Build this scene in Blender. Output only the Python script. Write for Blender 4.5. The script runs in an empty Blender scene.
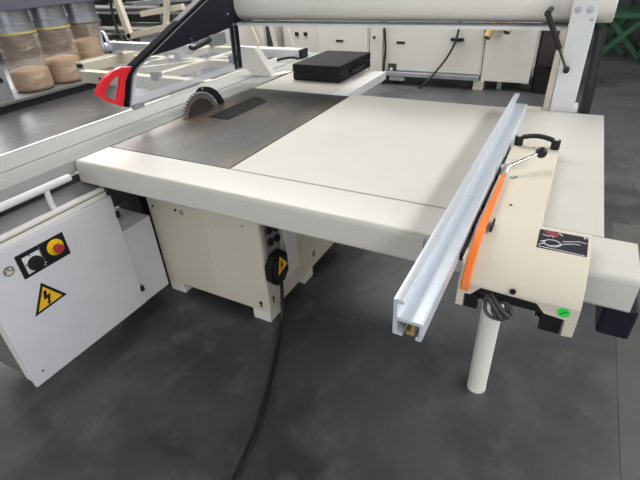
import bpy, bmesh, math, random
from mathutils import Vector, Matrix
random.seed(7)
S = bpy.context.scene
COL = S.collection
PI = math.pi

# ------------------------------------------------------------------ materials
def mat(name, color, rough=0.5, metal=0.0, noise=None, bump=None, spec=0.5, coat=0.0, emit=None, alpha=None, trans=None):
    """noise=(scale xyz, second colour, low, high, detail); bump=(scale xyz, strength)"""
    m = bpy.data.materials.new(name); m.use_nodes = True
    nt = m.node_tree; b = nt.nodes['Principled BSDF']
    b.inputs['Base Color'].default_value = (*color, 1)
    b.inputs['Roughness'].default_value = rough
    b.inputs['Metallic'].default_value = metal
    b.inputs['Specular IOR Level'].default_value = spec
    b.inputs['Coat Weight'].default_value = coat
    if trans is not None: b.inputs['Transmission Weight'].default_value = trans
    if alpha is not None: b.inputs['Alpha'].default_value = alpha
    if emit:
        b.inputs['Emission Color'].default_value = (*emit[0], 1); b.inputs['Emission Strength'].default_value = emit[1]
    tc = nt.nodes.new('ShaderNodeTexCoord')
    def tex(sc, detail=4, seed=0):
        mp = nt.nodes.new('ShaderNodeMapping'); mp.inputs['Scale'].default_value = sc
        mp.inputs['Location'].default_value = (seed, seed*.7, 0)
        nt.links.new(tc.outputs['Object'], mp.inputs[0])
        n = nt.nodes.new('ShaderNodeTexNoise'); n.inputs['Scale'].default_value = 1; n.inputs['Detail'].default_value = detail
        n.inputs['Roughness'].default_value = .6
        nt.links.new(mp.outputs[0], n.inputs['Vector']); return n
    if noise:
        layers = noise if isinstance(noise, list) else [noise]
        prev = None
        for i, (sc, c2, lo, hi, det) in enumerate(layers):
            n = tex(sc, det, i*3.1)
            mr = nt.nodes.new('ShaderNodeMapRange'); mr.inputs[1].default_value = lo; mr.inputs[2].default_value = hi
            nt.links.new(n.outputs[0], mr.inputs[0])
            mx = nt.nodes.new('ShaderNodeMix'); mx.data_type = 'RGBA'
            if prev is None: mx.inputs[6].default_value = (*color, 1)
            else: nt.links.new(prev, mx.inputs[6])
            mx.inputs[7].default_value = (*c2, 1)
            nt.links.new(mr.outputs[0], mx.inputs[0]); prev = mx.outputs[2]
        nt.links.new(prev, b.inputs['Base Color'])
    if bump:
        n = tex(bump[0], 5, 9)
        bp = nt.nodes.new('ShaderNodeBump'); bp.inputs['Strength'].default_value = bump[1]; bp.inputs['Distance'].default_value = bump[2] if len(bump) > 2 else .01
        nt.links.new(n.outputs[0], bp.inputs['Height']); nt.links.new(bp.outputs[0], b.inputs['Normal'])
    return m

CREAM = mat('cream_paint', (.77, .745, .685), .42, noise=((3, 3, 3), (.74, .71, .645), .4, .75, 3))
CREAMC = mat('ivory_textured_paint', (.66, .61, .50), .5, noise=((2, 2, 2), (.63, .58, .47), .35, .75, 3), bump=((260, 260, 260), .03))
TABLEP = mat('table_paint', (.60, .58, .53), .38, noise=[((2, 1.1, 2), (.56, .535, .475), .45, .75, 4), ((9, 2.5, 9), (.53, .51, .47), .68, .82, 5)])
WHITE = mat('white_paint', (.70, .70, .70), .4, noise=((3, 3, 3), (.66, .66, .66), .4, .8, 2))
GREYP = mat('pale_grey_paint', (.66, .665, .69), .45, noise=((4, 4, 4), (.62, .625, .65), .4, .8, 2))
BGCREAM = mat('machine_grey_white', (.62, .60, .55), .45, noise=((1.5, 1.5, 1.5), (.58, .56, .51), .4, .7, 2))
BEIGE = mat('old_beige_paint', (.58, .54, .43), .5, noise=((5, 5, 5), (.48, .44, .34), .5, .8, 4))
BLACK = mat('black_plastic', (.010, .010, .011), .45, spec=.35)
BLACKR = mat('black_rough_plastic', (.009, .009, .010), .65, spec=.25, bump=((400, 400, 400), .12))
NAVY = mat('black_blue_paint', (.012, .013, .021), .45, noise=((9, 9, 9), (.016, .018, .026), .4, .8, 3), spec=.25)
DARK = mat('dark_steel', (.05, .05, .052), .5, .3)
DGREY = mat('dark_grey_and_shade', (.20, .20, .205), .5)  # own grey of plates and joints; shade put into colour on sloping_top
ALU = mat('anodised_aluminium', (.66, .68, .71), .34, .75, noise=((1, 40, 40), (.60, .62, .66), .4, .8, 2))
ALUB = mat('bright_aluminium', (.70, .75, .80), .32, .35)
ALUC = mat('carriage_aluminium', (.36, .37, .355), .7, .0, spec=.2, noise=((30, .8, 30), (.31, .32, .305), .35, .75, 3))
ZINC = mat('galvanised_steel', (.42, .44, .47), .35, .6, noise=((3, 3, 3), (.30, .32, .35), .4, .7, 3))
CHROME = mat('chrome', (.80, .80, .80), .12, 1.0)
STEEL = mat('blade_steel', (.42, .40, .385), .34, .9, noise=((20, 20, 20), (.40, .37, .34), .4, .7, 3))
BRASS = mat('brass_strip', (.60, .42, .16), .35, .6)
IRON = mat('planed_cast_iron', (.070, .069, .068), .36, .75,
           noise=[((9, .8, 8), (.052, .052, .052), .35, .7, 4), ((3.0, 1.0, 3), (.17, .125, .088), .50, .74, 4), ((50, 1.2, 30), (.11, .108, .105), .55, .8, 3)],
           bump=((180, 3, 20), .05))
INSERT = mat('dark_table_insert', (.014, .014, .015), .5, .0, spec=.06)
ORANGE = mat('orange_plastic', (.90, .21, .035), .38)
RED = mat('red_plastic', (.78, .018, .03), .36)
REDB = mat('red_button', (.42, .03, .03), .45)
YELLOW = mat('yellow_plastic', (.90, .58, .01), .42)
SIGNY = mat('warning_yellow', (.86, .48, .02), .5)
GREEN = mat('green_sticker', (.03, .72, .08), .5)
DKGREEN = mat('dark_green_paint', (.008, .055, .020), .5)
STICKER = mat('sticker_black', (.025, .025, .035), .4)
STW = mat('sticker_white_ink', (.62, .62, .66), .5)
STR = mat('sticker_red_ink', (.30, .04, .06), .5)
TAN = mat('sawdust', (.56, .38, .235), .85, noise=((7, 7, 16), (.40, .265, .165), .4, .7, 5), bump=((10, 10, 26), .8))
WOOD = mat('cardboard_tube', (.42, .29, .12), .6, noise=((2, 2, 30), (.33, .22, .09), .4, .7, 3))
RUBBER = mat('cable_rubber', (.012, .012, .012), .5)
CABLEB = mat('taped_cable', (.045, .040, .038), .45)
FILM = mat('clear_bag_film', (.46, .37, .28), .16, bump=((5, 3, 7), 1.0, .12), alpha=.36, spec=1.0)
POLY = mat('clear_polycarbonate', (.78, .80, .84), .08, alpha=.22, spec=.6)
POLYE = mat('frosted_plastic_edge', (.72, .73, .78), .3, alpha=.6)
WALL = mat('hall_wall', (.16, .16, .155), .7, noise=((.6, .6, .6), (.12, .12, .118), .4, .7, 3))
WALLD = mat('hall_wall_dark', (.06, .06, .062), .7)
FLOOR = mat('power_floated_concrete', (.070, .070, .073), .44,
            noise=[((2.2, 2.2, 1), (.030, .031, .034), .42, .60, 8), ((7, 5, 1), (.12, .12, .122), .52, .76, 7), ((.5, .5, 1), (.048, .049, .053), .4, .65, 3)],
            bump=((16, 16, 16), .04), spec=.9)
SKYL = mat('skylight_glazing', (.8, .8, .8), .5, emit=((.98, .99, 1.0), 11.5))
SKYFILL = mat('fill_skylight_glow', (.8, .8, .8), .5, emit=((1.0, .98, .94), 7.6))  # glow of the unseen skylight that fills the back aisle
WALLFILL = mat('added_window_glow', (.8, .8, .8), .5, emit=((1.0, .98, .95), 10))  # glow of the added left wall window
STRIP = mat('pale_floor_strip', (.085, .083, .077), .5, noise=((3, 3, 1), (.065, .063, .059), .4, .7, 6))
STAIN = mat('oil_stain', (.03, .03, .03), .4)

# ------------------------------------------------------------------ helpers
ORG = {}
def tag(o, label=None, cat=None, group=None, kind=None):
    if label: o['label'] = label
    if cat: o['category'] = cat
    if group: o['group'] = group
    if kind: o['kind'] = kind
    return o

def thing(name, label, cat, loc, group=None):
    o = bpy.data.objects.new(name, None); COL.objects.link(o)
    o.location = loc; o.empty_display_size = .1
    ORG[o.name] = Vector(loc)
    return tag(o, label, cat, group)

class MB:
    def __init__(s): s.bm = bmesh.new()
    def box(s, x0, x1, y0, y1, z0, z1):
        v = [s.bm.verts.new((x, y, z)) for x in (x0, x1) for y in (y0, y1) for z in (z0, z1)]
        for f in ((0,1,3,2), (4,6,7,5), (0,4,5,1), (2,3,7,6), (0,2,6,4), (1,5,7,3)):
            s.bm.faces.new([v[i] for i in f])
        return s
    def prism(s, pts, axis, a0, a1):
        def mk(p, a):
            if axis == 'x': return (a, p[0], p[1])
            if axis == 'y': return (p[0], a, p[1])
            return (p[0], p[1], a)
        A = [s.bm.verts.new(mk(p, a0)) for p in pts]; B = [s.bm.verts.new(mk(p, a1)) for p in pts]
        n = len(pts)
        s.bm.faces.new(A); s.bm.faces.new(B[::-1])
        for i in range(n): s.bm.faces.new((A[i], B[i], B[(i+1) % n], A[(i+1) % n]))
        return s
    def ring(s, c, d, r, n, up=None):
        d = Vector(d).normalized()
        u = d.cross(Vector((0, 0, 1)) if abs(d.z) < .9 else Vector((1, 0, 0))).normalized() if up is None else up
        w = d.cross(u).normalized()
        return [s.bm.verts.new(Vector(c) + r*(math.cos(2*PI*i/n)*u + math.sin(2*PI*i/n)*w)) for i in range(n)]
    def loft(s, rings, cap=True):
        for a, b in zip(rings, rings[1:]):
            n = len(a)
            for i in range(n): s.bm.faces.new((a[i], a[(i+1) % n], b[(i+1) % n], b[i]))
        if cap: s.bm.faces.new(rings[0][::-1]); s.bm.faces.new(rings[-1])
        return s
    def cyl(s, p0, p1, r0, r1=None, n=28):
        p0, p1 = Vector(p0), Vector(p1)
        return s.loft([s.ring(p0, p1-p0, r0, n), s.ring(p1, p1-p0, r0 if r1 is None else r1, n)])
    def lathe(s, p0, d, prof, n=32):
        p0 = Vector(p0); d = Vector(d).normalized()
        return s.loft([s.ring(p0 + d*h, d, max(r, 1e-4), n) for h, r in prof])
    def tube(s, pts, r, n=12, smooth=0):
        P = [Vector(p) for p in pts]
        if smooth:
            Q = []
            for i in range(len(P)-1):
                a = P[max(i-1, 0)]; b = P[i]; c = P[i+1]; d = P[min(i+2, len(P)-1)]
                for k in range(smooth):
                    t = k/smooth
                    Q.append(.5*((2*b) + (-a+c)*t + (2*a-5*b+4*c-d)*t*t + (-a+3*b-3*c+d)*t**3))
            Q.append(P[-1]); P = Q
        rs = []; u = None
        for i, p in enumerate(P):
            d = (P[min(i+1, len(P)-1)] - P[max(i-1, 0)]).normalized()
            if u is None: u = d.cross(Vector((0, 0, 1)) if abs(d.z) < .9 else Vector((1, 0, 0))).normalized()
            else: u = (u - d*u.dot(d)).normalized()
            rs.append(s.ring(p, d, r, n, u))
        return s.loft(rs)
    def ribbon(s, pts, side, w, t):
        """flat bar along pts; side = width direction, w width (or list), t thickness"""
        P = [Vector(p) for p in pts]; side = Vector(side).normalized(); rs = []
        for i, p in enumerate(P):
            d = (P[min(i+1, len(P)-1)] - P[max(i-1, 0)]).normalized()
            nrm = side.cross(d).normalized(); ww = w[i] if isinstance(w, (list, tuple)) else w
            sd = d.cross(nrm).normalized()
            rs.append([s.bm.verts.new(p + sd*a*ww/2 + nrm*b*t/2) for a, b in ((-1,-1), (1,-1), (1,1), (-1,1))])
        return s.loft(rs)
    def sphere(s, c, r, sz=1):
        m = Matrix.Translation(c) @ Matrix.Diagonal((1, 1, sz, 1))
        bmesh.ops.create_uvsphere(s.bm, u_segments=24, v_segments=14, radius=r, matrix=m); return s
    def build(s, name, m, parent=None, bevel=0, seg=2, label=None, cat=None, group=None, kind=None, ang=38):
        bm = s.bm
        bmesh.ops.recalc_face_normals(bm, faces=bm.faces)
        if parent is None:
            xs = [v.co for v in bm.verts]
            o0 = Vector(((min(v.x for v in xs)+max(v.x for v in xs))/2, (min(v.y for v in xs)+max(v.y for v in xs))/2, min(v.z for v in xs)))
        else: o0 = ORG[parent.name]
        bmesh.ops.translate(bm, verts=bm.verts, vec=-o0)
        for f in bm.faces: f.smooth = True
        for e in bm.edges:
            if len(e.link_faces) == 2 and e.calc_face_angle(0) > math.radians(ang): e.smooth = False
        me = bpy.data.meshes.new(name); bm.to_mesh(me); bm.free(); me.materials.append(m)
        o = bpy.data.objects.new(name, me); COL.objects.link(o)
        if parent is None: o.location = o0
        else: o.parent = parent
        ORG[o.name] = o0
        if bevel:
            md = o.modifiers.new('bevel', 'BEVEL'); md.width = bevel; md.segments = seg; md.limit_method = 'ANGLE'
            md.angle_limit = math.radians(35); md.harden_normals = True
        return tag(o, label, cat, group, kind)

def copy_thing(src, loc):
    r = src.copy(); COL.objects.link(r); r.location = loc
    for ch in list(src.children):
        c = ch.copy(); COL.objects.link(c); c.parent = r
        for g in ch.children:
            d = g.copy(); COL.objects.link(d); d.parent = c
    return r

# ------------------------------------------------------------------ camera
yaw, pitch, roll, fpx = 0.5176185555507005, 0.5612218534479456, -0.05746355179106346, 446.497
cy, sy, cp, sp = math.cos(yaw), math.sin(yaw), math.cos(pitch), math.sin(pitch)
F = Vector((-sy*cp, cy*cp, -sp)); R0 = Vector((cy, sy, 0)); U0 = R0.cross(F)
RT = math.cos(roll)*R0 + math.sin(roll)*U0; UP = -math.sin(roll)*R0 + math.cos(roll)*U0
cam = bpy.data.cameras.new('camera'); camo = bpy.data.objects.new('camera', cam); COL.objects.link(camo)
M4 = Matrix((RT, UP, -F)).transposed().to_4x4(); M4.translation = (0, 0, 1.6)
camo.matrix_world = M4
cam.sensor_width = 36; cam.sensor_fit = 'HORIZONTAL'; cam.lens = fpx/640*36; cam.clip_start = .02; cam.clip_end = 100
S.camera = camo

# ------------------------------------------------------------------ setting
XL, XR, YB, YF, ZC = -11.5, 7.0, 11.6, -7.0, 5.0
MB().box(XL, XR, YF, YB, -.1, 0).build('floor', FLOOR, kind='structure')
MB().box(.455, 3.6, YF, 3.2, 0, .0015).build('trim_1', STRIP, kind='structure')
MB().box(XL, XR, YB, YB+.15, 0, ZC).build('wall_back', WALL, kind='structure')
lw = MB()
lw.box(XL-.15, XL, YF, 2.5, 0, ZC); lw.box(XL-.15, XL, 10.5, YB, 0, ZC); lw.box(XL-.15, XL, 2.5, 10.5, 0, 1.3); lw.box(XL-.15, XL, 2.5, 10.5, 4.6, ZC)
lw.build('wall_left', WALLD, kind='structure')
MB().box(XL-.10, XL-.08, 2.5, 10.5, 1.3, 4.6).build('added_window', WALLFILL, kind='structure')  # unseen window, added to brighten the floor and its reflections
wf = MB()
for k in range(9): wf.box(XL-.08, XL-.02, 2.47+k, 2.53+k, 1.3, 4.6)
wf.box(XL-.08, XL-.02, 2.5, 10.5, 3.57, 3.63)
wf.build('trim_3', DARK, kind='structure')  # frame bars of the added window
def holed_ceiling():
    m = MB()
    # ceiling with two skylight openings, the left one for added fill light
    m.box(XL, -6.8, YF, YB, ZC, ZC+.12)
    m.box(-6.8, -1.5, YF, 3.4, ZC, ZC+.12); m.box(-6.8, -1.5, 6.8, YB, ZC, ZC+.12)
    m.box(-1.5, 3.7, YF, YB, ZC, ZC+.12)
    m.box(3.7, 5.5, YF, -4, ZC, ZC+.12); m.box(3.7, 5.5, 8.0, YB, ZC, ZC+.12)
    m.box(5.5, XR, YF, YB, ZC, ZC+.12)
    m.build('ceiling', WALL, kind='structure')
holed_ceiling()
MB().box(3.7, 5.5, -4, 8, ZC+.05, ZC+.07).build('window_1', SKYL, kind='structure')
MB().box(-6.8, -1.5, 3.4, 6.8, ZC+.05, ZC+.07).build('fill_skylight', SKYFILL, kind='structure')  # unseen skylight, placed and sized to light the aisle floor
MB().box(XR, XR+.15, YF, YB, 0, ZC).build('wall_right', WALL, kind='structure')
# corrugated cladding on the back wall
cl = MB()
for k in range(46):
    x = -1.5 + k*.17
    cl.prism([(x, YB), (x+.03, YB-.035), (x+.09, YB-.035), (x+.12, YB)], 'z', .02, 3.6)
cl.build('trim_2', mat('cladding_grey', (.17, .17, .165), .5, .2), kind='structure')

# ------------------------------------------------------------------ panel saw
saw = thing('panel_saw', 'large cream panel saw with dark cast iron table and round toothed blade', 'panel saw', (-1.2, 1.8, 0))
iron = MB().box(-1.845, -1.146, 1.302, 2.458, .86, .900).build('cast_iron_table', IRON, saw, .0015, label='dark planed cast iron table')
MB().prism([(-1.700, 1.835), (-1.562, 1.835), (-1.562, 2.20), (-1.640, 2.262), (-1.700, 2.262)], 'z', .895, .9022).build('table_insert', INSERT, iron, label='black insert plate')
MB().cyl((-1.628, 2.16, .900), (-1.628, 2.16, .9032), .012, n=16).build('insert_knob', BLACK, iron)
MB().box(-1.140, .178, 1.302, 2.500, .862, .900).build('extension_table', TABLEP, saw, .002, label='cream extension table')
rear = MB().box(-1.835, -1.262, 2.461, 3.13, .862, .900).build('rear_table', TABLEP, saw, .002)
MB().box(-1.260, -1.165, 2.461, 3.13, .85, .902).build('table_edge_strip', WHITE, saw, .003, label='white edge strip')
# front profile beam with rounded front edge
r = .018
prof = [(1.299, .800), (1.299, .899), (1.113+r, .899)] + [(1.113+r-r*math.sin(a), .899-r+r*math.cos(a)) for a in [PI/2*k/6 for k in range(1, 7)]] + [(1.109, .806), (1.115, .798)]
beam = MB().prism(prof, 'x', -1.855, .258).build('front_beam', TABLEP, saw, .001)
MB().box(-1.145, -.20, 1.2972, 1.3030, .8992, .9003).build('beam_seam', mat('seam_brown', (.33, .30, .25), .7), beam)
MB().box(-.281, -.279, 1.1085, 1.112, .806, .890).build('beam_joint', DGREY, beam)
MB().box(.205, .285, 1.13, 1.24, .695, .797).build('end_stop', NAVY, saw, .01, label='black stop block under beam end')
# blade
bl = MB(); n = 48; c = Vector((-1.812, 1.905, .855)); pts = []
for k in range(n):
    a = 2*PI*k/n
    for da, rr in ((0, .147), (.30, .1475), (.50, .160), (.78, .160), (.84, .146)):
        t = a + da*2*PI/n; pts.append((c.y + rr*math.cos(t), c.z + rr*math.sin(t)))
bl.prism(pts, 'x', -1.8138, -1.8106)
blade = bl.build('saw_blade', STEEL, saw, label='round steel saw blade with teeth')
MB().cyl((-1.820, c.y, c.z), (-1.809, c.y, c.z), .118, n=48).build('blade_body', mat('blade_body', (.075, .062, .055), .35, .5), blade)
MB().cyl((-1.809, c.y, c.z), (-1.803, c.y, c.z), .055, n=32).build('blade_flange', DARK, blade)
rk = []
for k in range(15):
    a = math.radians(96 - k*7.5); rk.append((c.y + .03 + .192*math.cos(a), c.z + .190*math.sin(a)-.018))
for k in range(14, -1, -1):
    a = math.radians(96 - k*7.5); rk.append((c.y + .165*math.cos(a), c.z + .165*math.sin(a)-.012))
rkn = MB().prism(rk, 'x', -1.8145, -1.8100).build('riving_knife', BLACK, saw)
MB().cyl((-1.8100, 1.945, 1.018), (-1.8078, 1.945, 1.018), .006, n=12).build('knife_pin', ALU, rkn)
# cabinet
cab = MB().box(-1.815, -1.105, 1.385, 2.36, .065, .80).build('base_cabinet', CREAMC, saw, .012, 3)
for x0, y0 in ((-1.222, 1.390), (-1.222, 2.22), (-1.222, 1.75), (-1.812, 1.390), (-1.812, 2.22)):
    MB().box(x0, x0+.108, y0, y0+.10, 0, .085).build('foot', CREAM, saw, .004)
MB().box(-1.42, -1.415, 1.3835, 1.3855, .16, .78).build('panel_crease', CREAM, cab)
for x, z, rr, m in ((-1.614, .568, .007, BLACK), (-1.575, .562, .014, ZINC), (-1.772, .560, .006, BLACK), (-1.20, .57, .006, ZINC)):
    MB().cyl((x, 1.386, z), (x, 1.381, z), rr, n=18).build('bolt_head' if m is ZINC else 'screw_hole', m, cab)
MB().prism([(-1.172, .125), (-1.157, .135), (-1.145, .125), (-1.152, .112), (-1.150, .095), (-1.160, .100), (-1.163, .115)], 'y', 1.383, 1.386).build('paint_chip', BLACK, cab)
MB().prism([(1.418, .155), (1.428, .160), (1.432, .135), (1.424, .110), (1.420, .13)], 'x', -1.1055, -1.103).build('paint_chip', BLACK, cab)
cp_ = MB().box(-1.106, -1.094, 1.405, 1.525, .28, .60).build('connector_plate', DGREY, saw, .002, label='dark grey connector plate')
for y, z in ((1.435, .545), (1.492, .530), (1.440, .480), (1.495, .470)):
    MB().lathe((-1.094, y, z), (1, 0, 0), [(0, .020), (.012, .020), (.012, .014), (.004, .012), (.004, .001)], 20).build('cable_gland', BLACK, cp_)
MB().box(-1.106, -1.085, 1.56, 1.665, .195, .62).build('access_strip', CREAM, saw, .006, label='raised narrow cream panel')
# small G shaped pressing on the side panel
g = MB()
for y0, y1, z0, z1 in ((1.80, 1.815, .15, .21), (1.80, 1.85, .20, .21), (1.80, 1.85, .15, .16), (1.84, 1.85, .15, .18), (1.825, 1.85, .175, .185)):
    g.box(-1.1055, -1.104, 1.845+(y0-1.8)*.55, 1.845+(y1-1.8)*.55, .135+(z0-.15)*.6, .135+(z1-.15)*.6)
g.build('punched_vent', DARK, cab)
# cylindrical leg
lg = MB().lathe((-.078, 1.43, 0), (0, 0, 1), [(0, .034), (.004, .038), (.80, .038), (.86, .038)], 36).build('support_leg', CREAM, saw, label='round tubular leg under the table end')
MB().lathe((-.078, 1.43, 0), (0, 0, 1), [(0, .039), (.012, .0395), (.014, .038)], 36).build('leg_cap', WHITE, lg)
# machine bed under the carriage
MB().box(-2.22, -1.87, .30, 3.45, .60, .835).build('machine_bed', DARK, saw, .004)
MB().box(-2.15, -1.95, 1.45, 3.2, .0, .60).build('bed_pedestal', DARK, saw, .004)
MB().cyl((-1.862, .20, .842), (-1.862, 1.13, .842), .006, n=10).build('guide_rod', CHROME, saw)

# sliding carriage
car = thing('sliding_carriage', 'long pale aluminium sliding carriage with two grooves, left of the saw blade', 'sliding carriage', (-2.05, 1.5, .84))
cs = [(-2.262, .845), (-2.262, .897), (-2.258, .900), (-2.046, .900), (-2.046, .890), (-2.034, .890), (-2.034, .900), (-1.874, .900), (-1.868, .897), (-1.868, .845)]
cb = MB().prism(cs, 'y', -.1, 3.72).build('carriage_top', ALUC, car, .0008)
MB().box(-2.0450, -2.0350, -.09, 3.71, .8895, .8925).build('groove', DARK, cb)
MB().box(-2.2625, -2.2500, -.09, 3.71, .9000, .9025).build('edge_rib', ALU, cb)
MB().cyl((-2.10, .68, .8995), (-2.10, .68, .9012), .011, n=14).build('screw_plug', ZINC, cb)
# crosscut fence at the far end of the carriage
cf = thing('crosscut_fence', 'white aluminium crosscut fence with black end cap, across the carriage behind the case', 'fence', (-2.35, 3.55, .90))
p = [(3.42, .902), (3.42, .955), (3.427, .968), (3.52, .968), (3.52, .902)]
MB().prism(p, 'x', -2.72, -2.045).build('fence_profile', WHITE, cf, .002)
MB().box(-2.72, -2.047, 3.417, 3.423, .935, .940).build('fence_groove', ALU, cf)
MB().box(-2.045, -2.018, 3.415, 3.525, .902, .970).build('end_cap', BLACK, cf, .004)
MB().tube([(-2.17, 3.27, .910), (-2.12, 3.29, .922), (-2.06, 3.33, .925), (-2.03, 3.37, .912)], .010, smooth=4).build('clamp_handle', BLACK, cf)

# ------------------------------------------------------------------ control cabinet (left front)
con = thing('control_cabinet', 'pale grey control cabinet with emergency stop and warning sign, below the carriage at left', 'control cabinet', (-1.95, .85, 0))
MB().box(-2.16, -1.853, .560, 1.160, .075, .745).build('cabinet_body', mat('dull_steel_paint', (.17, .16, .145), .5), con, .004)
MB().box(-1.852, -1.802, .548, 1.158, .085, .748).build('body_frame', CREAM, con, .005)
MB().box(-1.800, -1.772, .544, 1.156, .09, .750).build('door_frame', CREAM, con, .004)
door = MB().box(-1.770, -1.750, .536, 1.158, .093, .728).build('cabinet_door', GREYP, con, .003, label='pale grey door')
MB().tube([(-1.783, .50, .760), (-1.783, 1.15, .760)], .013, 16).build('top_lip', CREAM, con, label='rounded lip above the door')
MB().prism([(-1.865, .80), (-2.15, .80), (-2.15, .748), (-1.77, .748), (-1.79, .758)], 'y', .45, 1.165).build('sloping_top', DGREY, con)  # dark grey puts the shade into the colour of this top
for y, z in ((1.160, .628), (1.160, .185)):
    MB().box(-1.772, -1.741, y-.008, y+.012, z-.014, z+.014).build('hinge', BLACK, con, .002)
sp_ = MB().box(-1.751, -1.7465, .682, .889, .577, .684).build('switch_plate', BLACK, con, .001, label='black switch plate')
plate = MB().box(-1.7470, -1.7440, .702, .774, .590, .666).build('switch_surround', WHITE, con, .0008, label='white square switch surround')
MB().lathe((-1.744, .742, .622), (1, 0, 0), [(0, .031), (.006, .031), (.007, .027), (.020, .026), (.021, .022)], 36).build('rotary_knob', BLACK, con, label='black rotary main switch')
MB().box(-1.726, -1.7215, .722, .762, .616, .628).build('knob_grip', BLACK, con, .001)
for (y, z) in ((.704, .628), (.729, .660), (.775, .598), (.763, .590)):
    MB().box(-1.7445, -1.7432, y, y+.006, z, z+.006).build('switch_mark', BLACK if y < .76 else STW, con)
MB().lathe((-1.7465, .838, .640), (1, 0, 0), [(0, .035), (.004, .035), (.006, .033)], 36).build('stop_collar', YELLOW, con, label='yellow emergency stop collar')
MB().lathe((-1.7405, .838, .640), (1, 0, 0), [(0, .012), (.012, .012), (.014, .019), (.026, .020), (.030, .017), (.031, .001)], 32).build('emergency_stop_button', REDB, con, label='red mushroom stop button')
MB().box(-1.7466, -1.7458, .777, .779, .578, .683).build('plate_joint', DGREY, con)
# warning triangle with bolt
A, B, C_ = (.728, .520), (.801, .406), (.655, .404)
def tri_in(f):
    cx, cz = (.728, .443)
    return [(cx+(p[0]-cx)*f, cz+(p[1]-cz)*f) for p in (A, B, C_)]
wy, wz = .0, .0
tri = MB().prism([(.730, .528), (.806, .412), (.654, .402)], 'x', -1.7502, -1.7490).build('warning_sign', BLACK, con, .0, label='yellow high voltage triangle')
def shrink(P, f):
    cx = sum(p[0] for p in P)/len(P); cz = sum(p[1] for p in P)/len(P)
    return [(cx+(p[0]-cx)*f, cz+(p[1]-cz)*f) for p in P]
MB().prism(shrink([(.730, .528), (.806, .412), (.654, .402)], .74), 'x', -1.7491, -1.7484).build('sign_field', SIGNY, tri)
MB().prism([(.722, .487), (.737, .487), (.730, .462), (.746, .464), (.731, .430), (.737, .430), (.724, .416), (.719, .434), (.724, .432), (.729, .450), (.713, .448)], 'x', -1.7485, -1.7478).build('lightning_bolt', BLACK, tri)
bd = MB().cyl((-1.7505, .645, .642), (-1.7490, .645, .642), .0215, n=32).build('round_sticker', mat('sticker_grey', (.20, .19, .18), .5), con, label='round grey sticker with pale figure')
bm_ = MB()
bm_.cyl((-1.7491, .652, .650), (-1.7484, .652, .650), .0055, n=14)
bm_.prism([(.630, .632), (.640, .645), (.648, .640), (.660, .636), (.655, .630), (.645, .627)], 'x', -1.7491, -1.7484)
bm_.prism([(.634, .650), (.640, .652), (.641, .640), (.636, .640)], 'x', -1.7491, -1.7484)
bm_.build('sticker_figure', mat('sticker_cream', (.62, .57, .46), .5), bd)
MB().cyl((-1.7505, .585, .150), (-1.7485, .585, .150), .005, n=12).build('door_screw', DARK, con)
for z in (.20, .50):
    MB().cyl((-1.95, .549, z), (-1.95, .545, z), .006, n=12).build('side_screw', ZINC, con)
bar = MB().tube([(-1.79, .10, .868), (-1.79, 1.028, .868)], .0155, 20).build('grab_rail', WHITE, con, label='white tubular grab rail')
for y in (.915, .15):
    MB().cyl((-1.79, y, .748 if y > .5 else .748), (-1.79, y, .868), .0115, n=18).build('rail_post', WHITE, con)
# lower side box beside the control cabinet
sb = thing('terminal_box', 'low grey box on the machine foot between control cabinet and cream saw base', 'box', (-1.95, 1.28, 0))
MB().box(-2.12, -1.775, 1.172, 1.350, .075, .520).build('box_body', GREYP, sb, .003)
MB().box(-2.08, -1.86, 1.20, 1.33, 0, .08).build('box_foot', DARK, sb)

# ------------------------------------------------------------------ rip fence
rf = thing('rip_fence', 'aluminium rip fence rail with ivory saddle cover, across the right side of the table', 'rip fence', (-.05, 1.2, .9))
fp = [(-.226, 1.0), (-.206, 1.0), (-.203, .998), (-.203, .990), (-.217, .990), (-.217, .956), (-.214, .952), (-.164, .952), (-.160, .948), (-.160, .906), (-.163, .902), (-.174, .902), (-.174, .912),
      (-.168, .914), (-.168, .943), (-.216, .943), (-.216, .912), (-.203, .912), (-.203, .903), (-.224, .903), (-.226, .905)]
fr = MB().prism(fp, 'y', .690, 2.402).build('fence_rail', ALUB, rf, .0006, label='bluish aluminium L profile')
MB().prism([(-.196, .912), (-.178, .912), (-.178, .943), (-.184, .943), (-.184, .928), (-.190, .920), (-.196, .920)], 'y', .691, 2.38).build('slide_strip', BRASS, fr, label='brass coloured strip in the hollow')
# clamp plates between rail and cover
for y0, y1 in ((1.02, 1.14), (1.17, 1.27), (1.31, 1.50), (1.54, 1.74)):
    MB().box(-.1600, -.1505, y0, y1, .905, .928).build('clamp_plate', BLACK, rf, .001)
# saddle cover: arm + head with rolled front
arm = MB().box(-.150, .018, 1.235, 1.93, .903, .932).build('saddle_arm', CREAMC, rf, .003, label='ivory flat cover arm')
op = [(1.240, .932), (1.190, .931), (1.150, .926), (1.110, .916), (1.075, .903), (1.043, .887), (1.018, .870), (1.006, .858), (1.0015, .850)]
ip = [(1.0070, .850), (1.012, .856), (1.022, .866), (1.046, .881), (1.077, .8975), (1.108, .9105), (1.150, .920), (1.190, .9255), (1.240, .9265)]
hd = MB().prism(op + ip, 'x', -.151, .141)
front = [(-.151, .850), (-.151, .772), (-.132, .772), (-.132, .816), (-.115, .818), (-.092, .846), (.044, .841), (.066, .816), (.114, .812), (.116, .760), (.141, .764), (.141, .850)]
hd.prism(front, 'y', 1.0015, 1.0075)
hood_ = hd.build('saddle_head', CREAMC, rf, .0012, label='ivory curved cover over the beam')
MB().box(-.149, -.144, 1.0075, 1.235, .902, .924).build('cover_side', CREAMC, rf)
MB().box(-.130, -.094, 1.010, 1.06, .765, .812).build('guide_block', BLACKR, rf, .003)
MB().box(.062, .112, 1.010, 1.06, .755, .806).build('guide_block', BLACKR, rf, .003)
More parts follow.
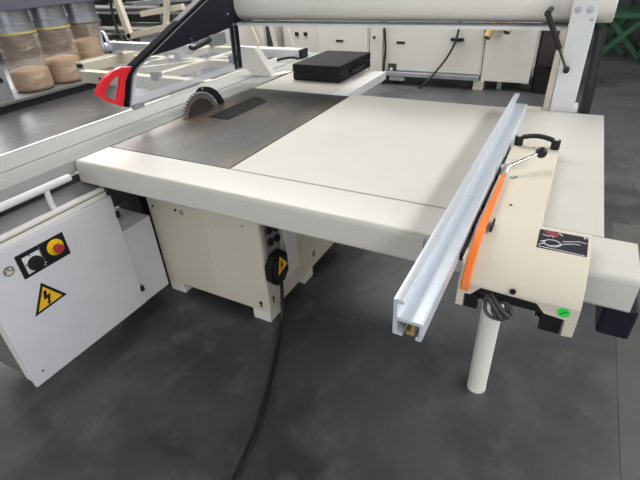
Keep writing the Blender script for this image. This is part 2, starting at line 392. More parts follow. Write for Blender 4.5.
MB().prism([(-.112, .835), (-.085, .862), (.05, .858), (.075, .830), (.075, .800), (-.06, .800), (-.112, .812)], 'y', 1.020, 1.10).build('clamp_bar', BLACK, rf, .004)
for x, z in ((-.087, .800), (.052, .792)):
    MB().cyl((x, 1.03, z), (x, 1.006, z), .008, n=16).build('clamp_screw', CHROME, rf)
MB().tube([(-.086, 1.05, .825), (-.072, 1.02, .812), (-.050, 1.008, .790), (-.028, 1.0, .766)], .0075, 12, smooth=5).build('bracket_arm', CABLEB, rf)
pts = [(-.105, 1.03, .835), (-.098, 1.0, .822), (-.102, .985, .800), (-.098, .975, .775), (-.080, .97, .757), (-.055, .97, .752), (-.030, .97, .765), (-.018, .98, .790), (-.030, .99, .812),
       (-.055, .985, .815), (-.073, .98, .800), (-.075, .975, .778), (-.060, .972, .764), (-.040, .975, .772), (-.030, .985, .795), (-.040, .995, .82), (-.02, 1.03, .835)]
pts = [(-.040+(p[0]+.058)*.78, p[1]+.030, .785+(p[2]-.787)*.72) for p in pts]
MB().tube(pts, .0050, 10, smooth=5).build('cable_coil', CABLEB, rf, label='coiled dark cable')
MB().tube([(-.074, 1.04, .832), (-.058, 1.018, .815), (-.032, 1.004, .792), (-.006, .998, .778)], .0065, 10, smooth=5).build('cable_end', CABLEB, rf)
MB().cyl((-.015, 1.0035, .860), (-.015, .9985, .860), .0075, n=18).build('cover_hole', BLACK, hood_)
gd = MB().cyl((.107, 1.0030, .8345), (.107, 1.0005, .8345), .0145, n=24).build('green_dot', GREEN, hood_, label='bright green round sticker')
MB().prism([(.098, .829), (.100, .827), (.116, .8385), (.114, .841)], 'y', 1.0008, 1.0000).build('dot_slash', mat('dot_slash_green', (.02, .16, .04), .5), gd)
MB().cyl((-.080, 1.335, .9315), (-.080, 1.335, .9335), .005, n=12).build('cover_hole', BLACK, arm)
MB().cyl((-.070, 1.86, .9315), (-.070, 1.86, .9335), .004, n=12).build('cover_hole', BLACK, arm)
MB().lathe((-.100, 1.545, .932), (0, 0, 1), [(0, .012), (.002, .012), (.002, .007), (.0005, .006), (.0005, .001)], 24).build('screw_washer', CHROME, arm)
# sticker with line drawing
PROF = [(1.240, .932), (1.190, .931), (1.150, .926), (1.110, .916), (1.075, .903), (1.043, .886)]
def pz(y):
    for (ya, za), (yb, zb) in zip(PROF, PROF[1:]):
        if yb <= y <= ya: return zb + (za-zb)*(y-yb)/(ya-yb)
    return .932
st = MB()
ys = [1.220, 1.190, 1.170, 1.150, 1.136]
st.prism([(y, pz(y)+.0012) for y in ys] + [(y, pz(y)-.001) for y in ys[::-1]], 'x', .014, .133)
stk = st.build('cover_sticker', STICKER, rf, label='black sticker with white and red line drawing')
def ink(paths, m, nm, w=.0022):
    q = MB()
    for path in paths:
        P = [Vector((.014 + u*.119, 1.136 + v*.084, pz(1.136 + v*.084)+.0016)) for u, v in path]
        q.ribbon(P, (0, 0, 1), .0006, w) if False else [q.ribbon([a, b], Vector((0, 0, 1)).cross(b-a), w, .0006) for a, b in zip(P, P[1:])]
    q.build(nm, m, stk)
ell = [(.30+.17*math.cos(t), .30+.17*math.sin(t)) for t in [2*PI*k/16 for k in range(17)]]
ink([ell, [(.03, .12), (.12, .22), (.25, .15), (.40, .22), (.52, .35), (.68, .45), (.85, .48)],
     [(.50, .48), (.70, .58), (.84, .64), (.98, .60)], [(.04, .05), (.96, .02)], [(.05, .30), (.16, .38), (.10, .25)],
     [(.08, .70), (.18, .62), (.26, .70), (.32, .60)], [(.40, .95), (.48, .80)], [(.92, .86), (.92, .96), (.98, .90)]], STW, 'white_lines', .0026)
ink([[(.10, .90), (.30, .92), (.40, .80)], [(.16, .80), (.28, .84), (.38, .70), (.30, .62)], [(.2, .72), (.36, .76)], [(.12, .84), (.40, .88)]], STR, 'red_lines', .0070)
# handle
hh = MB()
for x in (-.130, .002):
    hh.cyl((x, 1.875, .932), (x, 1.875, .968), .0165, n=22)
hp = [(-.130 + .132*t, 1.875, .961 + .014*math.sin(PI*t)) for t in [k/14 for k in range(15)]]
hh.ribbon(hp, (0, 1, 0), .022, .013)
gh = hh.build('pull_handle', BLACK, rf, .0015, label='black bow handle')
for x in (-.130, .002):
    MB().cyl((x, 1.875, .968), (x, 1.875, .9705), .009, n=18).build('handle_cap', STW, gh)
# lever
lv = MB().lathe((-.134, 1.560, .932), (0, 0, 1), [(0, .013), (.024, .013), (.027, .015), (.034, .015), (.036, .013)], 26).build('lever_hub', ALU, rf)
MB().cyl((-.134, 1.560, .958), (-.050, 1.655, .982), .0066, n=18).build('lever_rod', CHROME, lv)
MB().sphere((-.036, 1.670, .986), .0195).build('lever_knob', BLACK, lv)
orp = [(-.133, 1.530, .947), (-.130, 1.46, .950), (-.129, 1.36, .951), (-.130, 1.26, .951), (-.130, 1.17, .950), (-.129, 1.10, .945), (-.129, 1.055, .928), (-.129, 1.02, .902), (-.130, .998, .875), (-.130, .990, .855), (-.130, .988, .838)]
ob = MB().ribbon(orp, (1, 0, 0), [.014, .016, .018, .020, .022, .0225, .0225, .0225, .0225, .0225, .021], .010)
og = ob.build('orange_strip', ORANGE, rf, .0045, label='long orange curved lever')
MB().box(-.1095, -.104, 1.15, 1.205, .932, .948).build('strip_clip', BLACK, rf, .001)

# ------------------------------------------------------------------ overhead guard: post, beam, hood
og_ = thing('overhead_guard', 'overhead saw guard: white tube and post carrying a black and clear hood with red nose', 'saw guard', (-.02, 2.6, 0))
MB().cyl((-2.04, 2.72, 1.375), (.115, 2.72, 1.375), .100, n=56).build('guard_beam', CREAM, og_, .006, 3, label='thick cream horizontal tube')
MB().box(-2.03, -.05, 2.612, 2.640, 1.252, 1.268).build('beam_rail', WHITE, og_)
MB().box(-2.03, -.05, 2.63, 2.70, 1.268, 1.274).build('beam_gap', DGREY, og_)
pst = MB().prism([(-.062, .0), (.043, .0), (.043, 1.50), (-.062, 1.50)], 'y', 2.508, 2.640)
post = pst.build('guard_post', WHITE, og_, .004, label='white upright post')
MB().prism([(-.106, .03), (-.062, .03), (-.062, 1.27), (-.090, 1.27)], 'y', 2.514, 2.60).build('post_channel', BEIGE, og_, .004, label='cream strip beside the post')
for x, z, rr in ((-.036, 1.352, .015), (.010, 1.352, .015), (.026, 1.312, .008)):
    b_ = MB().lathe((x, 2.508, z), (0, -1, 0), [(0, rr), (.003, rr), (.003, rr*.62), (.008, rr*.6), (.009, rr*.4)], 6 if rr < .01 else 28).build('bolt', ZINC, og_)
MB().box(.02, .06, 2.505, 2.60, .90, .925).build('post_bracket', WHITE, og_, .004)
MB().prism([(-.20, 2.515), (-.10, 2.515), (-.10, 2.62), (-.185, 2.62), (-.205, 2.585), (-.18, 2.56)], 'z', .845, .885).build('mounting_foot', CREAM, og_, .004)
# gas strut
gs = MB(); a0, b0 = Vector((-.155, 2.470, 1.342)), Vector((-.028, 2.485, 1.100)); dd = (b0-a0).normalized()
gs.cyl(a0, a0+dd*.17, .0125, n=20)
strut = gs.build('gas_strut', BLACK, og_, label='black gas strut')
MB().cyl(a0+dd*.17, b0, .0055, n=14).build('strut_rod', DARK, strut)
for q, qq in ((a0, (-.155, 2.66, 1.342)), (b0, (-.028, 2.510, 1.100))):
    MB().cyl(q-Vector((0, .014, 0)), qq, .0135, n=18).build('strut_joint', BLACK, strut)
# black hose behind post
MB().tube([(.075, 2.70, 1.25), (.085, 2.69, 1.10), (.095, 2.68, .95), (.10, 2.68, .55), (.10, 2.68, .012)], .026, 18, smooth=4).build('dust_hose', RUBBER, og_)
# hood: plane x ~ -2.06..-1.99
hx0, hx1 = -2.085, -2.035
plate_pts = [(1.700, 1.170), (1.800, 1.205), (2.10, 1.225), (2.36, 1.236), (2.600, 1.2405), (2.80, 1.2405), (2.84, 1.30), (2.84, 1.52), (2.42, 1.52), (1.655, 1.158)]
hpl = MB().prism([(1.690, 1.168), (1.740, 1.172), (1.795, 1.195), (1.875, 1.198), (2.032, 1.203), (2.091, 1.207), (2.398, 1.232), (2.545, 1.247), (2.80, 1.250), (2.85, 1.30), (2.85, 1.52), (2.52, 1.52)], 'x', hx0, hx1)
hp_ = hpl.build('hood_plate', NAVY, og_, .004, label='black triangular hood plate')
MB().ribbon([(-2.048, 2.55, 1.515), (-2.048, 2.03, 1.305), (-2.048, 1.715, 1.172), (-2.048, 1.672, 1.140), (-2.048, 1.645, 1.09), (-2.048, 1.598, .990)], (1, 0, 0), .055, .016).build('hood_edge', mat('matt_black_rim', (.008, .009, .012), .8, spec=.1), og_, .002, label='black bent rim of the hood')
MB().ribbon([(-2.018, 2.55, 1.506), (-2.018, 2.03, 1.294), (-2.018, 1.722, 1.163), (-2.018, 1.682, 1.132), (-2.018, 1.655, 1.085), (-2.018, 1.609, .990)], (1, 0, 0), .004, .006).build('rim_trim', DGREY, og_)
MB().prism([(1.605, .990), (1.650, 1.085), (1.680, 1.135), (1.735, 1.170), (1.80, 1.193), (2.091, 1.205), (2.398, 1.230), (2.595, 1.247), (2.555, .990)], 'x', -2.040, -2.036).build('hood_window', POLY, og_, label='clear plastic hood window')
MB().prism([(1.615, .988), (1.655, 1.080), (1.690, 1.135), (1.725, 1.150), (1.705, 1.10), (1.660, 1.024), (2.555, 1.022), (2.555, .990)], 'x', -2.0355, -2.0325).build('window_rim', POLYE, og_, label='frosted lower rim')
for y0 in (2.540, 2.590):
    MB().prism([(y0, .992), (y0+.022, .992), (y0+.036, 1.26), (y0+.010, 1.26)], 'x', -2.044, -2.026).build('window_post', NAVY, og_)
MB().box(-2.055, -2.022, 1.640, 1.710, .962, .990).build('hood_roller', mat('roller_grey', (.28, .28, .28), .5), og_, .006)
# red nose: D shaped frame
outer = [(1.566, .998)]
inner = []
def arcp(c0, rx, rz, a0, a1, n): return [(c0[0]+rx*math.cos(math.radians(a0+(a1-a0)*k/n)), c0[1]+rz*math.sin(math.radians(a0+(a1-a0)*k/n))) for k in range(n+1)]
oarc = [(1.645, 1.160), (1.590, 1.160), (1.545, 1.150), (1.500, 1.128), (1.465, 1.098), (1.443, 1.065), (1.437, 1.050), (1.480, 1.022), (1.565, .998)]
oo = [(1.700, 1.172), (1.637, 1.182), (1.570, 1.173), (1.509, 1.148), (1.478, 1.126), (1.458, 1.103), (1.448, 1.090), (1.500, 1.043), (1.580, .994), (1.615, 1.06), (1.635, 1.11)]
ii = [(1.612, 1.139), (1.600, 1.139), (1.571, 1.134), (1.545, 1.120), (1.525, 1.105), (1.505, 1.088), (1.503, 1.075), (1.520, 1.060), (1.556, 1.040), (1.575, 1.070), (1.594, 1.105)]
ii = [(1.555+(a-1.555)*1.14, 1.090+(b-1.090)*1.14) for a, b in ii]
rn = MB()
def frame_prism(mb, O, I, x0, x1):
    n = len(O)
    v = [[mb.bm.verts.new((x, p[0], p[1])) for p in P] for x in (x0, x1) for P in (O, I)]
    for i in range(n):
        j = (i+1) % n
        mb.bm.faces.new((v[0][i], v[0][j], v[1][j], v[1][i])); mb.bm.faces.new((v[2][i], v[3][i], v[3][j], v[2][j]))
        mb.bm.faces.new((v[0][i], v[2][i], v[2][j], v[0][j])); mb.bm.faces.new((v[1][i], v[1][j], v[3][j], v[3][i]))
frame_prism(rn, oo, ii, -2.058, -2.034)
rn.build('hood_nose', RED, og_, .003, label='red open nose piece')
MB().tube([(-2.02, 2.13, 1.200), (-2.0, 2.15, 1.190), (-1.995, 2.28, 1.212), (-2.02, 2.31, 1.212)], .012, 12, smooth=4).build('hood_handle', BLACK, og_)
MB().box(-2.034, -2.012, 2.32, 2.47, 1.165, 1.235).build('hood_bracket', mat('smoked_plastic', (.25, .25, .25), .4), og_, .01)
for y, z, rr in ((2.170, 1.235, .010), (2.54, 1.33, .008), (2.585, 1.265, .007)):
    MB().cyl((hx1, y, z), (hx1+.006, y, z), rr, n=16).build('hood_bolt', CHROME, hp_)
# gusset bracket on the carriage under the tube
gb = thing('gusset_bracket', 'cream folded sheet bracket leaning on the carriage, left of the white fence', 'bracket', (-2.05, 2.8, .9))
MB().prism([(-2.175, 1.095), (-2.035, 1.090), (-1.905, .902), (-2.070, .902), (-2.190, .985)], 'y', 2.78, 2.784).build('bracket_plate', CREAM, gb, .001)
MB().ribbon([(-2.035, 2.812, 1.090), (-1.903, 2.812, .904)], (0, 1, 0), .064, .004).build('bracket_flange', CREAM, gb, .001)
MB().prism([(-2.05, 2.765), (-1.90, 2.765), (-1.825, 2.93), (-1.845, 2.95), (-1.90, 2.93), (-1.93, 2.85), (-2.05, 2.85)], 'z', .901, .907).build('bracket_base', CREAM, gb, .001)

# ------------------------------------------------------------------ loose things on and at the saw
kc = thing('tool_case', 'closed black plastic tool case with handle, lying on the rear table', 'tool case', (-1.51, 2.985, .902))
MB().box(-1.692, -1.330, 2.725, 3.245, .9025, .954).build('case_base', BLACKR, kc, .010, 3)
MB().box(-1.692, -1.330, 2.725, 3.245, .957, 1.008).build('case_lid', BLACKR, kc, .010, 3)
MB().tube([(-1.335, 2.89, .945), (-1.310, 2.895, .945), (-1.306, 2.93, .945), (-1.306, 3.03, .945), (-1.310, 3.065, .945), (-1.335, 3.07, .945)], .010, 10, smooth=4).build('case_handle', BLACK, kc)
for y in (2.82, 3.15):
    MB().box(-1.338, -1.328, y-.022, y+.022, .935, .972).build('case_latch', BLACK, kc, .003)
MB().box(-1.687, -1.335, 2.73, 3.24, .953, .958).build('case_seam', BLACK, kc)

pl = thing('power_plug', 'black angular power plug with yellow warning triangle, on the saw base side', 'plug', (-1.05, 1.45, .36))
oc = [(1.368, .300), (1.412, .245), (1.480, .240), (1.522, .282), (1.522, .378), (1.480, .420), (1.412, .420), (1.368, .378)]
MB().prism(oc, 'x', -1.0935, -1.055).build('plug_body', BLACKR, pl, .008, 3)
MB().prism([(1.388, .304), (1.418, .268), (1.472, .263), (1.504, .295), (1.504, .370), (1.470, .400), (1.420, .400), (1.388, .370)], 'x', -1.056, -1.047).build('plug_cap', BLACK, pl, .003)
wt = MB().prism([(1.440, .408), (1.502, .332), (1.415, .312)], 'x', -1.0472, -1.0462).build('warning_triangle', SIGNY, pl, label='yellow triangle')
MB().prism([(1.445, .378), (1.457, .374), (1.450, .358), (1.464, .356), (1.443, .328), (1.449, .328), (1.440, .321), (1.445, .344), (1.437, .348)], 'x', -1.0464, -1.0456).build('lightning_bolt', BLACK, wt)
MB().cyl((-1.070, 1.452, .255), (-1.062, 1.450, .215), .013, .010, n=18).build('cable_neck', BLACK, pl)
MB().tube([(-1.062, 1.450, .216), (-1.062, 1.44, .14), (-1.055, 1.42, .07), (-1.045, 1.375, .022), (-1.010, 1.300, .0115), (-.960, 1.19, .011), (-.915, 1.09, .011), (-.858, .955, .011), (-.812, .83, .011), (-.782, .70, .011), (-.762, .60, .011), (-.750, .45, .011), (-.76, .20, .011), (-.85, -.2, .011)],
          .0095, 14, smooth=8).build('power_cable', RUBBER, label='thick black power cable hanging from the plug and running over the grey floor', cat='cable')

# ------------------------------------------------------------------ machine line behind
def machine(name, label, x0, x1, y0, z0, z1, handle=None, panel=True, lock=None, rot=0):
    t = thing(name, label, 'machine cabinet', ((x0+x1)/2, y0+.4, 0), 'cream machine cabinets along the back')
    MB().box(x0, x1, y0+.03, y0+.8, z0, z1).build('cabinet_body', BGCREAM, t, .006)
    if panel:
        d = MB().box(x0+.02, x1-.02, y0+.006, y0+.03, z0+.02, z1-.28).build('cabinet_door', BGCREAM, t, .004)
        if handle:
            for hx in handle: MB().box(hx-.06, hx+.06, y0-.004, y0+.010, .548, .578).build('recessed_grip', BLACK, d, .003)
    if lock:
        MB().lathe((lock, y0+.01, .62), (0, -1, 0), [(0, .022), (.01, .022), (.01, .010)], 18).build('cam_lock', DARK, t)
    return t
Y0 = 6.42
mc = machine('machine_cabinet', 'cream machine cabinet with two protruding cardboard tubes, rightmost in the back row', -1.066, -.468, Y0, .115, 1.05, panel=False)
MB().box(-1.15, -1.02, Y0+.0, Y0+.15, .0, .115).build('foot', BEIGE, mc, .006)
MB().box(-.86, -.80, Y0+.12, Y0+.2, .0, .115).build('foot', ZINC, mc, .004)
MB().box(-.60, -.50, Y0+.5, Y0+.7, .0, .115).build('foot', BEIGE, mc, .004)
for (a_, b_) in (((-1.03, 6.30, .67), (-.955, 6.43, .90)), ((-.81, 6.28, .735), (-.74, 6.43, .94))):
    sk = MB().cyl(a_, b_, .046, n=22).build('cardboard_tube', WOOD, mc, label='brown round tube end')
    MB().cyl(Vector(a_)-(Vector(b_)-Vector(a_)).normalized()*.012, a_, .030, .044, n=18).build('tube_tape', DARK, sk)
m2 = machine('machine_cabinet', 'cream machine cabinet with a black grip and bluish sill, in the back row', -2.45, -1.075, Y0, .18, 1.05, handle=[-2.19])
MB().box(-2.46, -1.08, Y0-.045, Y0+.05, .125, .180).build('steel_sill', ZINC, m2, .004, label='bluish steel sill')
for x in (-2.35, -1.25): MB().box(x-.07, x+.07, Y0+.1, Y0+.22, 0, .125).build('foot', DARK, m2)
MB().box(-2.36, -2.24, Y0-.01, Y0+.02, .19, .285).build('foot_plate', DARK, m2); MB().box(-2.33, -2.29, Y0-.014, Y0-.009, .19, .23).build('latch', WHITE, m2)
MB().box(-2.33, -2.10, Y0-.03, Y0+.02, .06, .12).build('foot_bracket', ZINC, m2, .004)
m3 = machine('machine_cabinet', 'narrow cream cabinet with a small lock, left of the black cable in the back row', -2.66, -2.465, Y0, .0, 1.05, panel=False, lock=-2.585)
m4 = machine('machine_cabinet', 'cream machine cabinet with a black grip, behind the black case', -3.50, -2.67, Y0, .0, 1.05, handle=[-3.13])
m5 = machine('machine_cabinet', 'cream machine cabinet with two black holes, behind the white crosscut fence', -4.28, -3.52, Y0+.25, .0, 1.0, panel=False)
for x in (-4.02, -3.86): MB().box(x-.03, x+.03, Y0+.262, Y0+.285, .58, .63).build('slot', BLACK, m5)
m6 = machine('machine_cabinet', 'cream machine cabinet at the left end of the back row, beside the clear hood', -5.35, -4.42, Y0-.1, .0, 1.0, panel=False)
for x0, z0, x1, z1 in ((-4.66, .95, -4.48, .50), (-4.25, .95, -4.15, .45), (-3.98, .95, -3.86, .50)):
    MB().ribbon([(x0, Y0-.16, z0), (x1, Y0-.16, z1)], (0, 1, 0), .04, .05).build('brace', BEIGE if x0 < -4.3 else BGCREAM, m6)
MB().box(-4.42, -4.34, Y0, Y0+.1, 0, 1.0).build('dark_post', DARK, m6)
MB().tube([(-2.455, Y0-.02, 1.06), (-2.43, Y0-.03, .80), (-2.40, Y0-.03, .50), (-2.42, Y0-.03, .20), (-2.42, Y0-.06, .008)], .016, 10, smooth=5).build('hanging_cable', RUBBER, label='black cable hanging straight down the back cabinets, near the lock', cat='cable', group='cables down the cabinets')
MB().tube([(-1.37, Y0-.02, 1.06), (-1.40, Y0-.03, .82), (-1.43, Y0-.05, .60), (-1.52, Y0-.06, .40), (-1.66, Y0-.10, .20), (-1.76, Y0-.16, .08), (-1.84, Y0-.14, .016), (-1.90, Y0-.05, .015), (-1.92, Y0+.12, .015)], .014, 10, smooth=5).build('hanging_cable', RUBBER, label='black cable curving down to the left with a black clip, on a back cabinet', cat='cable', group='cables down the cabinets')
MB().box(-1.50, -1.33, Y0-.035, Y0+.006, .605, .640).build('cable_clip', BLACK, m2, .003)
# bin and dark cabinet
bn = thing('waste_bin', 'small black bin on the floor right of the back cabinets', 'bin', (-.33, 6.62, 0))
MB().lathe((-.31, 6.55, 0), (0, 0, 1), [(0, .115), (.27, .135), (.275, .142), (.29, .142), (.29, .13), (.02, .11)], 32).build('bin_body', BLACKR, bn)
dk = thing('dark_locker', 'tall dark brown locker behind the black bin', 'locker', (-.2, 7.2, 0))
MB().box(-.455, .05, 6.95, 7.5, 0, 1.5).build('locker_body', mat('dark_brown', (.035, .028, .025), .35), dk, .01)
MB().box(-.43, -.22, 6.935, 6.955, .2, 1.4).build('locker_door', mat('dark_brown_gloss', (.05, .042, .04), .2), dk, .003)
# green trestles
def trestle(x, y, rot):
    t = thing('folding_trestle', 'dark green folded trestle leaning at the back wall', 'trestle', (x, y, 0), 'green trestles at the back')
    for k, (dx0, dx1) in enumerate(((-.30, .26), (.30, -.26))):
        MB().ribbon([(x+dx0, y+.05*k, .04), (x+dx1, y+.05*k, .66)], (0, 1, 0), .05, .07).build('leg', DKGREEN, t)
    MB().box(x-.34, x+.34, y-.05, y+.12, .62, .69).build('top_rail', DKGREEN, t, .004)
    return t
for k, (x, y) in enumerate(((.35, 9.1), (.56, 8.75), (.0, 9.3), (.60, 9.6))):
    t = trestle(x, y, 0)
    t['label'] = ['dark green trestle with crossed legs, nearest of those beside the tube end', 'dark green trestle with crossed legs, rightmost by the black cabinet',
                  'dark green trestle with crossed legs, leftmost behind the white post', 'dark green trestle with crossed legs, rear one by the corrugated wall'][k]
bk = thing('black_cabinet', 'black metal cabinet cut by the right picture edge', 'cabinet', (1.35, 8.9, 0))
MB().box(.93, 1.75, 8.45, 9.3, .02, 1.3).build('cabinet_body', NAVY, bk, .01)
MB().box(.955, 1.72, 8.435, 8.455, .10, 1.26).build('cabinet_door', NAVY, bk, .004)
MB().box(.94, 1.74, 8.47, 9.28, 0, .03).build('plinth', DARK, bk)
bs = thing('stacked_machine', 'dark machine block behind the green trestles', 'machine', (.4, 10.9, 0))
MB().box(-.6, .95, 10.3, 11.2, 0, 2.4).build('machine_body', DARK, bs, .02)
for k in range(5): MB().box(-.4+k*.26, -.32+k*.26, 10.26, 10.3, .3, 2.2).build('machine_rib', BLACK, bs)

# ------------------------------------------------------------------ dust collector at left
dc = thing('dust_collector', 'steel dust collector frame with dark blue housing above three filled bags', 'dust collector', (-7.1, 4.6, 0))
MB().box(-7.55, -6.78, 3.0, 5.75, .10, .14).build('base_sheet', WALL, dc, .004)
MB().box(-7.50, -6.80, 3.05, 5.70, 0, .10).build('base_skid', BLACK, dc)
MB().box(-7.5, -6.74, 3.0, 5.75, 1.22, 1.75).build('filter_housing', mat('housing_blue_grey', (.10, .105, .135), .4), dc, .01, label='dark blue grey housing')
MB().box(-7.0, -6.90, 3.20, 3.62, .14, 1.22).build('corner_sheet', ZINC, dc, .004)
MB().cyl((-6.90, 3.53, .40), (-6.895, 3.53, .40), .035, n=18).build('sheet_hole', BLACK, dc)
MB().box(-7.5, -7.40, 5.55, 5.70, .14, 1.22).build('rear_leg', ZINC, dc, .004)
for y in (4.09, 4.65, 5.21):
    MB().lathe((-7.12, y, .90), (0, 0, 1), [(0, .262), (.12, .262), (.125, .268), (.14, .268), (.145, .25), (.32, .25)], 36).build('bag_collar', ZINC, dc)
BAGL = ['clear plastic dust bag with sawdust and yellow strap, leftmost of the three', 'clear creased dust bag with sawdust and yellow strap, middle of the three', 'clear dust bag filled higher with sawdust, rightmost of the three']
def bag(y, fill, sd, label, strap):
    rnd = random.Random(sd)
    t = thing('dust_bag', label, 'dust bag', (-7.12, y, .141), 'dust bags under the collector')
    def shell(zs, rbase, amp, n=48):
        ph = [rnd.uniform(0, 6.28) for _ in range(6)]
        m = MB(); rs = []
        for z, rr in zs:
            rs.append([m.bm.verts.new((-7.12 + (rr + amp*(math.sin(5*a+ph[0]+z*9) + .7*math.sin(9*a+ph[1]-z*14) + .5*math.sin(2*a+ph[2]+z*5)))*math.cos(a),
                                       y + (rr + amp*(math.sin(5*a+ph[0]+z*9) + .7*math.sin(9*a+ph[1]-z*14) + .5*math.sin(2*a+ph[2]+z*5)))*math.sin(a), z)) for a in [2*PI*k/n for k in range(n)]])
        m.loft(rs); return m
    shell([(.146, .205), (.157, .243), (.19, .259), (.26, .260), (fill-.05, .258), (fill, .254), (fill+.012, .235), (fill+.035, .12), (fill+.045, .02)], .25, .0025).build('sawdust_fill', TAN, t, ang=80, label='tan sawdust in the bag')
    sh = shell([(.1415, .21), (.153, .253), (.20, .275), (.26, .271), (.38, .270), (.50, .268), (.62, .265), (.74, .264), (.86, .266), (.93, .270)], .26, .0035)
    sh.build('bag_film', FILM, t, ang=80, label='clear crinkled film')
    MB().lathe((-7.12, y, .915), (0, 0, 1), [(0, .272), (.002, .279), (.022, .279), (.024, .272)], 40).build('strap', strap, t)
YST = mat('yellow_strap', (.62, .48, .14), .5)
bag(4.09, .42, 1, BAGL[0], YST); bag(4.65, .48, 2, BAGL[1], YST); bag(5.21, .66, 3, BAGL[2], mat('brown_strap', (.16, .12, .09), .5))

# ------------------------------------------------------------------ beige second machine behind the carriage
ct = thing('crosscut_table', 'beige tubular crosscut table frame standing behind the saw carriage', 'machine table', (-4.2, 4.0, 0))
zt = .70
def fb(n, *a, m=BEIGE, b=.005): return MB().box(*a).build(n, m, ct, b)
fb('side_rail', -4.97, -4.83, 3.38, 5.0, zt-.06, zt+.05)
MB().box(-4.925, -4.87, 3.40, 5.0, zt+.05, zt+.06).build('rail_slot', mat('rail_grey', (.42, .41, .36), .5), ct)
fb('front_rail', -4.68, -2.9, 3.20, 3.30, zt-.11, zt+.01)
fb('front_rail', -4.55, -2.9, 2.96, 3.06, zt-.10, zt-.02) if False else None
fb('rear_rail', -4.86, -2.9, 4.85, 4.95, zt-.08, zt)
fb('cross_rail', -3.75, -3.66, 3.3, 4.85, zt-.08, zt)
fb('cross_rail', -4.35, -4.27, 3.3, 4.85, zt-.08, zt)
fb('middle_rail', -4.86, -2.9, 4.10, 4.18, zt-.08, zt)
MB().ribbon([(-4.4, 3.32, zt-.04), (-3.2, 4.84, zt-.04)], (0, 0, 1), .07, .06).build('diagonal_brace', BEIGE, ct)
MB().cyl((-4.36, 3.19, zt-.05), (-4.36, 3.21, zt-.05), .015, n=14).build('bolt', BLACK, ct)
MB().box(-4.91, -4.84, 3.36, 3.40, zt, zt+.035).build('end_plug', BLACK, ct)
for x, y in ((-4.6, 4.4), (-4.6, 4.9), (-2.95, 4.88), (-3.7, 4.88)):
    MB().box(x-.04, x+.04, y-.04, y+.04, 0, zt-.08).build('leg', BEIGE, ct, .004)
MB().box(-2.98, -2.90, 3.18, 4.95, zt-.12, zt-.01).build('end_rail', BEIGE, ct, .004)
for x, y in ((-3.55, 3.22), (-4.1, 4.12), (-3.3, 4.12)):
    MB().box(x-.05, x+.05, y-.03, y+.03, zt-.02, zt+.06).build('stop_block', DARK if x != -4.1 else ZINC, ct, .004)
tb = thing('telescopic_stop', 'silver telescopic stop bar with oval clamp ring, behind the red nose', 'stop bar', (-4.5, 3.85, .7))
MB().box(-4.94, -3.70, 3.88, 3.97, .80, .885).build('stop_bar', ALU, tb, .010)
MB().box(-4.955, -4.92, 3.87, 3.98, .79, .895).build('bar_cap', ALU, tb, .006)
for x in (-4.88, -3.80): MB().box(x-.04, x+.04, 3.87, 3.97, .751, .805).build('bar_support', ALU, tb, .004)
rg = [(-5.03+.055*math.cos(a), 3.90, .885+.105*math.sin(a)) for a in [2*PI*k/20 for k in range(21)]]
MB().tube(rg, .020, 10).build('clamp_ring', ALU, tb)
MB().cyl((-5.0, 3.86, .83), (-4.93, 3.97, .83), .055, n=20).build('clamp_boss', ZINC, tb)
MB().box(-5.17, -5.06, 3.95, 4.10, .74, .95).build('clamp_block', BLACK, tb, .02)
fr_ = thing('gantry', 'beige upright gantry with horizontal arm, far left behind the black hood', 'gantry', (-6.0, 5.6, 0))
MB().ribbon([(-6.55, 5.5, 1.30), (-6.43, 5.5, .66)], (0, 1, 0), .08, .10).build('upright', BEIGE, fr_, .004)
MB().ribbon([(-6.50, 5.5, .68), (-5.45, 5.5, .86)], (0, 1, 0), .08, .09).build('arm', BEIGE, fr_, .004)
MB().ribbon([(-5.47, 5.52, 1.30), (-5.62, 5.52, .86)], (0, 1, 0), .07, .07).build('upright', BEIGE, fr_, .004)
MB().ribbon([(-6.2, 5.62, 1.00), (-5.3, 5.62, 1.10)], (0, 1, 0), .07, .08).build('arm', BEIGE, fr_, .004)
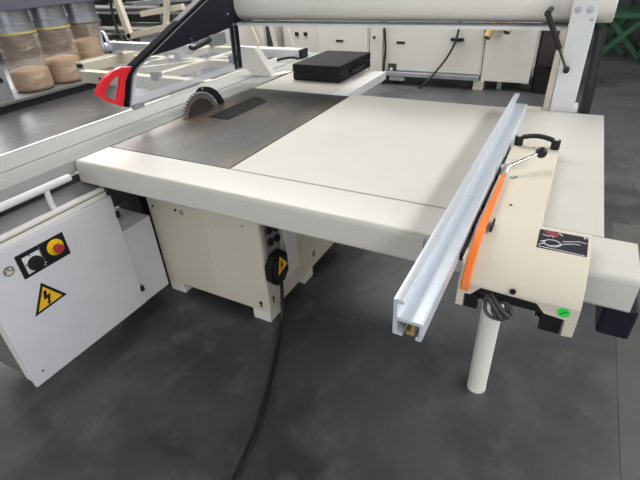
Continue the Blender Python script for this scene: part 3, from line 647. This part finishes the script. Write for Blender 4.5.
MB().ribbon([(-6.6, 5.9, 1.12), (-4.9, 5.9, 1.22)], (0, 1, 0), .07, .07).build('arm', ZINC, fr_, .004)
for x in (-6.38, -5.55): MB().box(x-.04, x+.04, 5.5, 5.6, 0, .75).build('leg', DARK, fr_, .004)
MB().tube([(-6.62, 5.45, 1.35), (-6.66, 5.45, .95), (-6.62, 5.45, .70), (-6.45, 5.45, .58), (-6.2, 5.45, .55)], .022, 10, smooth=5).build('hose', RUBBER, fr_)
MB().lathe((-5.62, 5.3, .52), (0, 1, 0), [(0, .06), (.08, .06), (.08, .03), (.2, .03)], 24).build('hand_wheel', ALU, fr_)
# storage rack with long dark tubes
sr = thing('storage_rack', 'dark rack of long bars at the back left, behind the dust bags', 'rack', (-7.2, 8.4, 0))
for x in (-10.6, -8.2, -5.8):
    for y in (8.0, 8.9): MB().box(x-.04, x+.04, y-.04, y+.04, 0, 2.2).build('post', DARK, sr)
for z in (.35, .8, 1.25, 1.7): MB().box(-10.7, -5.7, 7.95, 8.95, z-.05, z).build('shelf', mat('rack_grey', (.07, .07, .065), .5), sr)
GB = mat('bar_grey', (.12, .117, .10), .5); GD = mat('bar_dark', (.05, .05, .05), .5)
k = 0
for z in (.35, .8, 1.25):
    for j in range(5):
        rr = .05 if j % 2 else .065
        MB().cyl((-10.5+.1*j, 8.05+.18*j, z+rr+.001), (-5.9+.12*((j*3) % 4), 8.05+.18*j, z+rr+.001), rr, n=16).build('bar', (GB, GD)[(j+k) % 2],
            label='%s long round bar in the dark rack' % ('pale' if (j+k) % 2 == 0 else 'dark'), cat='bar', group='%s bars in the rack' % ('pale' if (j+k) % 2 == 0 else 'dark'))
    k += 1

# ------------------------------------------------------------------ light
w = bpy.data.worlds.new('world'); S.world = w; w.use_nodes = True
w.node_tree.nodes['Background'].inputs[0].default_value = (.95, .97, 1.0, 1)
w.node_tree.nodes['Background'].inputs[1].default_value = 1.6
S.view_settings.view_transform = 'Standard'; S.view_settings.look = 'None'; S.view_settings.gamma = 1
S.view_settings.use_curve_mapping = False; S.view_settings.exposure = 0.18
